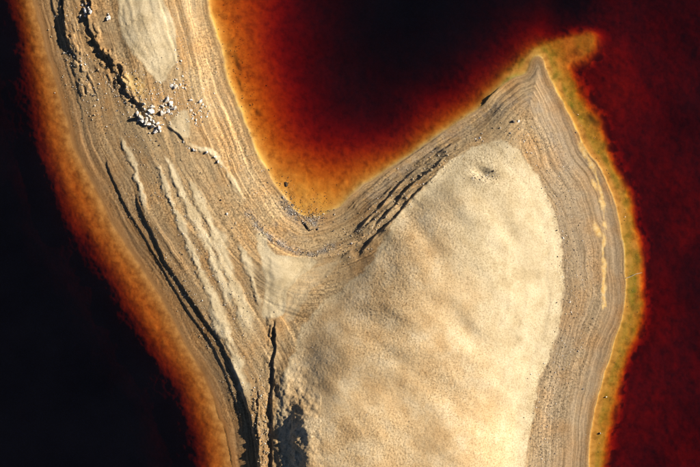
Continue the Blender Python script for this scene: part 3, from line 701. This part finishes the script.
# branches
def branch(name, pts, r0, r1, m, label, lift=.04):
    W = []
    for (u, v, dz) in pts:
        x, y, z = place(u, v); W.append(Vector((x, y, max(z, -.03) + lift + dz)))
    verts = []; faces = []; k = 6
    for i, p in enumerate(W):
        t = (W[min(i + 1, len(W) - 1)] - W[max(i - 1, 0)]).normalized(); a = t.orthogonal().normalized(); b = t.cross(a)
        r = r0 + (r1 - r0) * i / (len(W) - 1)
        for j in range(k):
            q = 2 * math.pi * j / k; verts.append(p + (a * math.cos(q) + b * math.sin(q)) * r)
    for i in range(len(W) - 1):
        for j in range(k): faces.append((i * k + j, i * k + (j + 1) % k, (i + 1) * k + (j + 1) % k, (i + 1) * k + j))
    faces.append(tuple(range(k))[::-1]); faces.append(tuple((len(W) - 1) * k + j for j in range(k)))
    me = bpy.data.meshes.new(name); me.from_pydata([tuple(x) for x in verts], [], faces); me.materials.append(m)
    o = bpy.data.objects.new(name, me); col.objects.link(o); tag(o, label, 'branch'); return o
branch('branch', [(303.5, 222, 0), (306, 225, .03), (308.5, 228.5, .06), (310.5, 230.5, .04), (313, 229, .05)], .08, .04, M_DWOOD, 'dark crooked stick washed up below the tip of the bay')
branch('branch', [(626, 278, .02), (630, 276.5, .03), (635, 274, .05), (641, 272.5, .03)], .035, .02, M_WOOD, 'thin pale twig floating over the green shallows on the right')

# gravel: thousands of pebbles nobody could count
def gravel():
    rg = np.random.RandomState(17); V_ = []; F_ = []; MI = []
    oct_v = np.array([(1, 0, 0), (-1, 0, 0), (0, 1, 0), (0, -1, 0), (0, 0, 1), (0, 0, -.6)], float)
    oct_f = [(0, 2, 4), (2, 1, 4), (1, 3, 4), (3, 0, 4), (2, 0, 5), (1, 2, 5), (3, 1, 5), (0, 3, 5)]
    zones = []   # polyline, spread, count, smallest, largest (px), weights white/tan/grey
    zones.append(([(455, 148), (420, 175), (390, 205), (360, 235), (335, 255)], 9, 600, .4, 1.2, (.2, .6, .2)))
    zones.append(([(285, 203), (296, 213), (308, 219), (320, 217)], 4, 700, .4, 1.2, (.15, .2, .65)))
    zones.append(([(248, 213), (258, 226), (270, 238), (284, 245), (300, 252), (316, 254), (332, 246)], 2.2, 700, .4, 1.1, (.15, .25, .6)))
    zones.append(([(500, 132), (530, 140), (550, 170), (565, 215), (572, 270), (572, 320), (560, 370), (545, 420), (538, 467)], 9, 1500, .4, 1.2, (.2, .5, .3)))
    zones.append(([(75, 60), (95, 90), (120, 120), (150, 150), (185, 200), (205, 250), (235, 310), (258, 370)], 15, 1400, .4, 1.1, (.2, .45, .35)))
    zones.append(([(120, 80), (140, 95), (160, 110), (180, 100), (200, 110)], 11, 600, .5, 1.4, (.6, .3, .1)))
    zones.append(([(180, 10), (190, 60), (215, 110), (240, 160), (262, 205)], 9, 700, .3, .9, (.3, .4, .3)))
    zones.append(([(260, 380), (263, 420), (264, 467)], 4, 350, .5, 1.5, (.1, .8, .1)))
    zones.append(([(276, 178), (292, 200), (310, 208), (330, 203)], 7, 300, .4, 1.1, (.05, .25, .7)))
    zones.append(([(470, 174), (484, 178), (497, 176)], 3, 110, .5, 1.2, (.3, .62, .08)))
    zones.append(([(225, 10), (236, 60), (246, 100), (262, 140)], 7, 260, .4, 1.2, (.0, .3, .7)))
    zones.append(([(568, 80), (590, 130), (618, 190), (632, 250), (630, 330), (608, 400), (598, 460)], 7, 260, .3, .9, (.5, .3, .2)))
    zones.append(([(118, 188), (148, 240), (190, 312), (232, 385), (246, 430)], 4, 260, .4, 1.1, (.1, .8, .1)))
    zones.append(([(145, 215), (172, 268), (204, 314), (240, 375), (258, 440)], 4, 300, .4, 1.2, (.15, .75, .1)))
    zones.append(([(66, 0), (68, 40), (84, 70), (100, 110)], 6, 260, .4, 1.3, (.3, .6, .1)))
    zones.append(([(300, 340), (330, 330), (370, 300), (400, 330), (360, 400), (420, 440)], 30, 500, .3, .7, (.1, .4, .5)))
    base = 0
    for pts, sp, n_, a, b, wts in zones:
        P = spline(pts, 2)
        for _ in range(n_):
            p = P[rg.randint(len(P))] + rg.normal(0, sp, 2)
            x, y, z = place(p[0], p[1])
            s_ = (a + (b - a) * rg.rand() ** 3) * M_PER * .62
            ang = rg.rand() * 6.28; c_, n2 = math.cos(ang), math.sin(ang)
            q = oct_v * (rg.uniform(.6, 1.2, 3) * s_) * rg.uniform(.75, 1.2, (6, 1))
            V_.extend(zip(q[:, 0] * c_ - q[:, 1] * n2 + x, q[:, 0] * n2 + q[:, 1] * c_ + y, q[:, 2] + z + s_ * .3))
            F_.extend([(f[0] + base, f[1] + base, f[2] + base) for f in oct_f]); base += 6
            MI.extend([int(rg.choice(3, p=wts))] * 8)
    me = bpy.data.meshes.new('gravel'); me.from_pydata(V_, [], F_)
    for m in (M_WHITE, M_TAN, M_GREY): me.materials.append(m)
    me.polygons.foreach_set('material_index', MI); me.update()
    o = bpy.data.objects.new('gravel', me); col.objects.link(o)
    tag(o, 'fine gravel and pebbles scattered over the silt shores', kind='stuff')
gravel()
